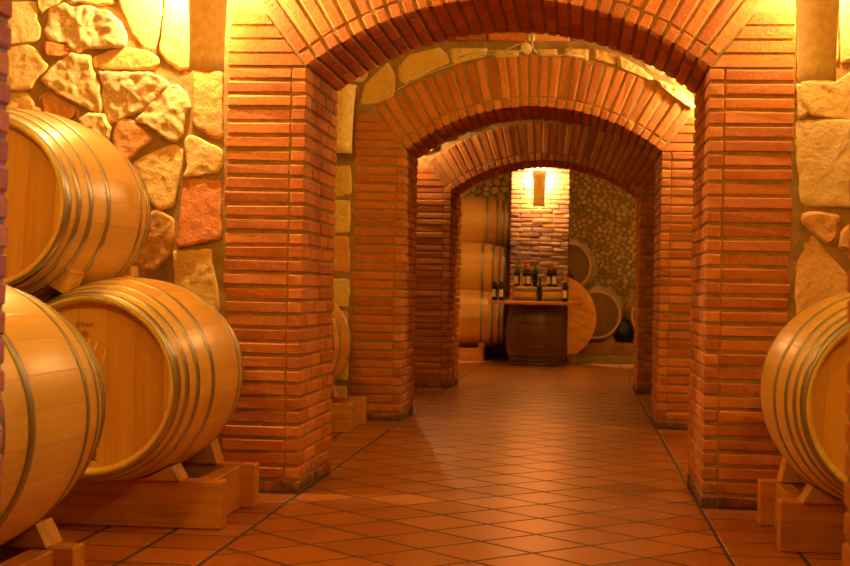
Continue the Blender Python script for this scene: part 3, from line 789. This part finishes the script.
# far left rack lies the other way round: rails run away from the camera
def far_rack():
    r = empty('barrel_rack', (-1.41, 18.4, 0))
    for x in (-.24, .20):
        m = MB(); m.box(x - .04, x + .04, -.47, .98, 0, .168, ch=.004); m.build('rail', M['timber_y'], r)
    for y in (-.47, .40):
        m = MB(); m.box(-.45, .225 if y < 0 else .16, y - .04, y + .04, .002, .155, ch=.004); m.build('cross_beam', M['timber'], r)
    for yc in (-.10, .63):
        for x in (-.24, .20):
            rr = brad(x) + .001
            for sg in (-1, 1):
                pl = [(yc + sg * q, max(.513 - math.sqrt(rr * rr - q * q), .169)) for q in (.10, .15, .20)] + [(yc + sg * .228, .513 - math.sqrt(rr * rr - .04) + .004), (yc + sg * .268, .168), (yc + sg * .10, .168)]
                m = MB(); n = len(pl)
                A = sum(pl[i][0] * pl[(i + 1) % n][1] - pl[(i + 1) % n][0] * pl[i][1] for i in range(n))
                if A < 0: pl = pl[::-1]
                vs = [Vector((x - .036, a, b)) for a, b in pl] + [Vector((x + .036, a, b)) for a, b in pl]
                fs = [tuple(range(n))[::-1], tuple(range(n, 2 * n))] + [(i, (i + 1) % n, (i + 1) % n + n, i + n) for i in range(n)]
                m.add(vs, fs); m.build('chock', M['timber_end'], r)
    tag(r, 'short reddish timber rack under the far left stack of barrels', 'barrel rack')
far_rack()
make_rack(-.95, 1.5, 18.50, 19.06, [(.215, 18.85, .495), (-.535, 18.85, .495), (.945, 18.85, .495)], .58, 'dark low rack on the plinth under the far right barrels', z=.10, h=.148)

# loose wedges between stacked barrels
def wedge(cx, cy, cz, w, d, h, tilt, label, cat='wedge', name='wooden_wedge'):
    m = MB(); m.prism([(-w / 2, -h / 2), (w / 2, -h / 2), (w * .42, h / 2), (-w * .40, h * .42)], -d / 2, d / 2)
    o = m.build(name, M['wedge']); o.location = (cx, cy, cz); o.rotation_euler = (0, tilt, 0); tag(o, label, cat); return o
wedge(-1.775, 4.84, .876, .105, .12, .080, .50, 'wooden wedge jammed between the top barrel and the branded one, front end')
wedge(-1.742, 5.46, .906, .060, .09, .040, .05, 'small pale wedge end behind the branded barrel, under the top one')
wedge(-2.13, 5.40, 1.512, .072, .08, .045, .12, 'small wooden wedge lying on top of the uppermost left barrel')
for i, (x, y, z) in enumerate([(-1.62, 18.42, .858), (-1.28, 18.42, .854), (-1.60, 18.80, 1.478), (-1.24, 18.80, 1.474), (-1.55, 19.03, 2.118)]):
    m = MB(); m.box(-.03, .03, -.03, .03, -.018, .022, ch=.004); o = m.build('wooden_wedge', M['timber_end']); o.location = (x, y, z)
    tag(o, ('left wedge on the lowest far left barrel', 'right wedge on the lowest far left barrel', 'left wedge on the middle far left barrel', 'right wedge on the middle far left barrel', 'single wedge on top of the topmost far left barrel')[i], 'wedge', 'wedges in the far left stack')

# ------------------------------------------------------------------ tasting table: upright barrel, round top, tub and bottles
KX, KY = -.505, 17.30
keg = make_barrel(M['stave_keg'], M['head_tan'], M['hoop_dark'], name='barrel_table')
keg.rotation_euler = (PI / 2, 0, 0)
S = .715 / BL
# an upright barrel, a little squat: scale its height only
for c in keg.children:
    c.data = c.data.copy()
    for v in c.data.vertices: v.co.y *= S
keg.location = (KX, KY, .3576)
tag(keg, 'dark stained upright barrel carrying the round tasting table top at the far end', 'barrel table')
t = MB(); t.lathe([(.718, .545), (.720, .558), (.748, .562), (.756, .552)], 64, 'Z', cap0=True, cap1=True)
for i in range(len(t.sm)): t.sm[i] = False
o = t.build('round_table_top', M['table']); o.location = (KX - .02, KY, 0); tag(o, 'round varnished wooden top lying on the upright barrel, bottles on it', 'table top')
tub = empty('half_barrel', (KX + .02, KY + .05, .7565))
t = MB(); t.lathe([(0, .300), (.06, .310), (.12, .306), (.172, .296), (.172, .276), (.160, .274)], 56, 'Z', cap0=True); t.build('staves', M['stave_tan'], tub)
t = MB(); t.lathe([(.150, .275), (.162, .275)], 48, 'Z', cap0=True, cap1=True); t.build('lid', M['head_tan'], tub)
for z0, z1 in ((.012, .045), (.118, .150)):
    t = MB(); t.lathe([(z0, .300), (z0, .3125), (z1, .3145), (z1, .300)], 56, 'Z'); t.build('hoop', M['hoop_dull'], tub)
tag(tub, 'cut-down half barrel with two bright hoops on the tasting table, bottles standing on it', 'half barrel')
def bottle(loc, foil, glass, label_on, label, s=.93, rot=0.0, shoulder='bordeaux', name='wine_bottle'):
    r = empty(name, loc)
    g = MB()
    prof = [(0, .030), (.004, .036), (.185, .0375), (.205, .034), (.222, .020), (.235, .0145), (.292, .0140), (.296, .0155), (.304, .0155)]
    if shoulder == 'burgundy': prof = [(0, .032), (.004, .040), (.150, .0405), (.185, .034), (.215, .020), (.240, .0150), (.290, .0140), (.294, .0155), (.300, .0155)]
    prof = [(a * s, b * s) for a, b in prof]
    g.lathe(prof, 24, 'Z', cap0=True, cap1=True); g.build('glass_body', glass, r)
    if foil:
        c = MB(); c.lathe([(.238 * s, .0152 * s), (.290 * s, .0150 * s), (.294 * s, .0165 * s), (.3055 * s, .0165 * s)], 20, 'Z', cap1=True); c.build('foil_cap', foil, r)
    if label_on:
        c = MB(); a = -PI / 2 + rot
        c.lathe([(.045 * s, .0385 * s), (.140 * s, .0385 * s)], 16, 'Z', a0=a - .72, a1=a + .72); c.build('paper_label', M['label'], r)
    return tag(r, label, 'bottle', 'wine bottles on the tasting table')
zt, zq = .757, .9195
def bx(u): return (u - 580) / 1450.0      # lateral direction seen from the passage mouth
bottle((-1.005, 17.22, zt), M['gold'], M['glass_black'], True, 'dark wine bottle with tan cap, leftmost on the table top', rot=-.3)
bottle((-.925, 17.12, zt), M['gold'], M['glass_black'], True, 'dark bottle with tan cap and cream label, second from left on the table top', rot=.1)
bottle((-.745, 17.30, zq), M['green'], M['glass'], True, 'green-capped wine bottle with cream label, leftmost on the half barrel', rot=-.4)
bottle((-.650, 17.38, zq), M['red'], M['glass_black'], True, 'red-capped wine bottle on the half barrel, left of the pair with it', rot=-.2, s=.91)
bottle((-.607, 17.17, zq), M['gold'], M['glass_black'], True, 'tan-capped wine bottle at the front of the half barrel, low cream label', rot=0, s=.90)
bottle((-.535, 17.33, zq), M['green'], M['glass'], False, 'green-capped dark bottle without a pale label on the half barrel', s=.91)
bottle((-.465, 16.90, zt), None, M['glass'], False, 'plain dark bottle without label or cap, standing in front of the half barrel', s=.90)
bottle((-.365, 17.30, zq), M['red'], M['glass_black'], True, 'red-capped wine bottle with cream label on the right of the half barrel', rot=-.4)
bottle((-.305, 17.22, zq), M['gold'], M['glass_black'], True, 'tan-capped wine bottle with tall cream label, rightmost on the half barrel', rot=0, s=.96)
bottle((-.170, 17.10, zt), M['gold'], M['glass_black'], True, 'slim wine bottle with tall cream label, rightmost on the table top', rot=-.2, s=.96)

# plank disc leaning behind the pillar
dsc = empty('plank_disc', (-.335, 18.16, .010 + .0))
m = MB(); m.lathe([(-.016, .535), (-.010, .545), (.010, .545), (.016, .535)], 72, 'Y', cap0=True, cap1=True)
for i in range(len(m.sm)): m.sm[i] = False
o = m.build('planks', M['disc'], dsc); o.location = (0, .06, .5455); o.rotation_euler = (0, .35, 0)
m = MB(); m.box(-.40, .40, .016, .040, -.26, -.18); m.box(-.40, .40, .016, .040, .18, .26); o2 = m.build('batten', M['timber'], dsc); o2.location = (0, .06, .5455)
dsc.rotation_euler = (-.07, 0, 0)
tag(dsc, 'large round disc of orange planks standing on edge behind the brick pillar', 'table top')

# black bundle between the two far right barrels
m = MB(); vs = []; fs = []; n1, n2 = 18, 12
for j in range(n2 + 1):
    for i in range(n1):
        a = 2 * PI * i / n1; p = PI * j / n2
        v = Vector((.15 * math.sin(p) * math.cos(a), .13 * math.sin(p) * math.sin(a), .15 - .15 * math.cos(p)))
        q = 1 + .22 * noise.noise(v * 16) + .10 * noise.noise(v * 45)
        vs.append(Vector((v.x * q, v.y * q, max(0, v.z * (1 + .15 * noise.noise(v * 14 + Vector((3, 3, 3))))))))
for j in range(n2):
    for i in range(n1): fs.append((j * n1 + i, j * n1 + (i + 1) % n1, (j + 1) * n1 + (i + 1) % n1, (j + 1) * n1 + i))
m.add(vs, fs, .5, 0, True); o = m.build('black_bundle', M['black']); o.location = (.565, 18.53, .249)
tag(o, 'glossy black bundle wedged low between the two far right barrels', 'bundle')

# ------------------------------------------------------------------ junction box and cables over the second arch
jb = empty('junction_box', (-.372, 9.33, 2.418))
m = MB(); m.lathe([(-.045, .030), (-.042, .035), (0, .036)], 32, 'Y', cap0=True, cap1=True); m.build('round_cover', M['ivory'], jb)
m = MB(); m.lathe([(-.048, .004), (-.044, .004)], 12, 'Y', cap0=True, cap1=True); m.build('screw', M['hoop_dull'], jb)
tag(jb, 'round ivory junction box on the stonework over the second arch', 'junction box')
def cable(pts, label, r=.0035, group=None):
    m = MB(); m.tube(pts, r, 6); o = m.build('electric_cable', M['cable']); tag(o, label, 'cable', group); return o
yc = 9.285
cable([(-.405, yc, 2.40), (-.46, yc, 2.388), (-.55, yc, 2.378), (-.66, yc, 2.372)] + [(XC + (RAD + .348) * math.sin(a), yc + .02, ZC + (RAD + .348) * math.cos(a)) for a in [-.22 - .43 * i / 14 for i in range(15)]], 'thin pale cable clipped along the left shoulder of the second arch', .004)
cable([(-.37, yc, 2.455), (-.43, yc - .01, 2.435), (-.50, yc, 2.405), (-.60, yc, 2.395), (-.70, yc, 2.39), (-.80, yc, 2.36)], 'pale cable drooping left from above the junction box')
cable([(-.335, yc, 2.50), (-.333, yc - .01, 2.44), (-.322, yc - .01, 2.405), (-.305, yc, 2.39)], 'short pale cable running down right of the junction box', .005)
cable([(-.305, yc, 2.385), (-.25, yc, 2.385), (-.19, yc, 2.375), (-.17, yc, 2.368), (-.10, yc + .02, ZC + math.sqrt((RAD + .348) ** 2 - .22 ** 2)), (0, yc + .025, ZC + math.sqrt((RAD + .348) ** 2 - .32 ** 2))], 'pale cable leaving the junction box along the right of the arch crown')
for x, lb in ((-.352, 'left cream cable connector above the junction box'), (-.328, 'right cream cable connector above the junction box')):
    m = MB(); m.lathe([(0, .006), (.008, .010), (.032, .010), (.042, .006)], 12, 'Z', cap0=True, cap1=True); o = m.build('cable_connector', M['ivory']); o.location = (x, yc - .004, 2.462); tag(o, lb, 'cable connector')

# ------------------------------------------------------------------ light
def area(name, loc, rot, size, energy, col):
    l = bpy.data.lights.new(name, 'AREA'); l.shape = 'RECTANGLE'; l.size = size[0]; l.size_y = size[1]; l.energy = energy; l.color = col
    o = bpy.data.objects.new(name, l); COL.objects.link(o); o.location = loc; o.rotation_euler = rot; return o
# added lights without fixtures: warm overhead fill in the camera's own bay
area('entrance_fill_light', (-.3, .5, 2.6), (0, 0, 0), (1.2, 1.2), PW['entr'], (1, .52, .06))
for k, (y, e) in enumerate(((4.35, PW['c1']), (8.0, PW['c2']), (11.4, PW['c3']), (15.6, PW['c4']))):
    area('bay_fill_light', (XC, y, 2.70), (0, 0, 0), (1.6, 1.6), e, (1, .55, .06))  # soft overhead fill added to each bay, no fixture
sp = bpy.data.lights.new('cool_pier_spot', 'SPOT'); sp.energy = PW['blue']; sp.color = (.28, .30, 1.0); sp.spot_size = .85; sp.spot_blend = .6; sp.shadow_soft_size = .15  # added cool spot that tints the reveal of the nearest pier
o = bpy.data.objects.new('cool_pier_spot', sp); COL.objects.link(o); o.location = (.38, 3.45, 1.3)
o.rotation_euler = (Vector((XL, 2.40, .85)) - Vector(o.location)).to_track_quat('-Z', 'Y').to_euler()
wd = bpy.data.worlds.new('world'); scene.world = wd; wd.use_nodes = True; wd.node_tree.nodes['Background'].inputs[0].default_value = (.9, .5, .2, 1); wd.node_tree.nodes['Background'].inputs[1].default_value = .02

# ------------------------------------------------------------------ camera
cam = bpy.data.cameras.new('camera'); co_ = bpy.data.objects.new('camera', cam); COL.objects.link(co_)
F, TH, RO, PT, CH = 1450.0, math.atan(155 / 1450.0), .02, 8 / 1450.0, .85
Fw = Vector((-math.sin(TH) * math.cos(PT), math.cos(TH) * math.cos(PT), math.sin(PT)))
Rt = Vector((math.cos(TH), math.sin(TH), 0)); Up = Rt.cross(Fw)
r1 = Rt * math.cos(RO) + Up * math.sin(RO); u1 = -Rt * math.sin(RO) + Up * math.cos(RO)
mt = Matrix((r1, u1, -Fw)).transposed().to_4x4(); mt.translation = Vector((0, 0, CH)); co_.matrix_world = mt
cam.sensor_width = 36; cam.lens = 36 * F / 850.0; cam.clip_start = .05
cam.dof.use_dof = True; cam.dof.focus_distance = 5.6; cam.dof.aperture_fstop = 7.0
scene.camera = co_
scene.view_settings.view_transform = 'Standard'; scene.view_settings.look = 'None'; scene.view_settings.gamma = 1; scene.view_settings.use_curve_mapping = False
scene.view_settings.exposure = EXPO
scene.cycles.use_denoising = True
scene.cycles.max_bounces = 8; scene.cycles.diffuse_bounces = 5; scene.cycles.glossy_bounces = 4
scene.cycles.sample_clamp_indirect = 6.0; scene.cycles.caustics_reflective = False; scene.cycles.caustics_refractive = False
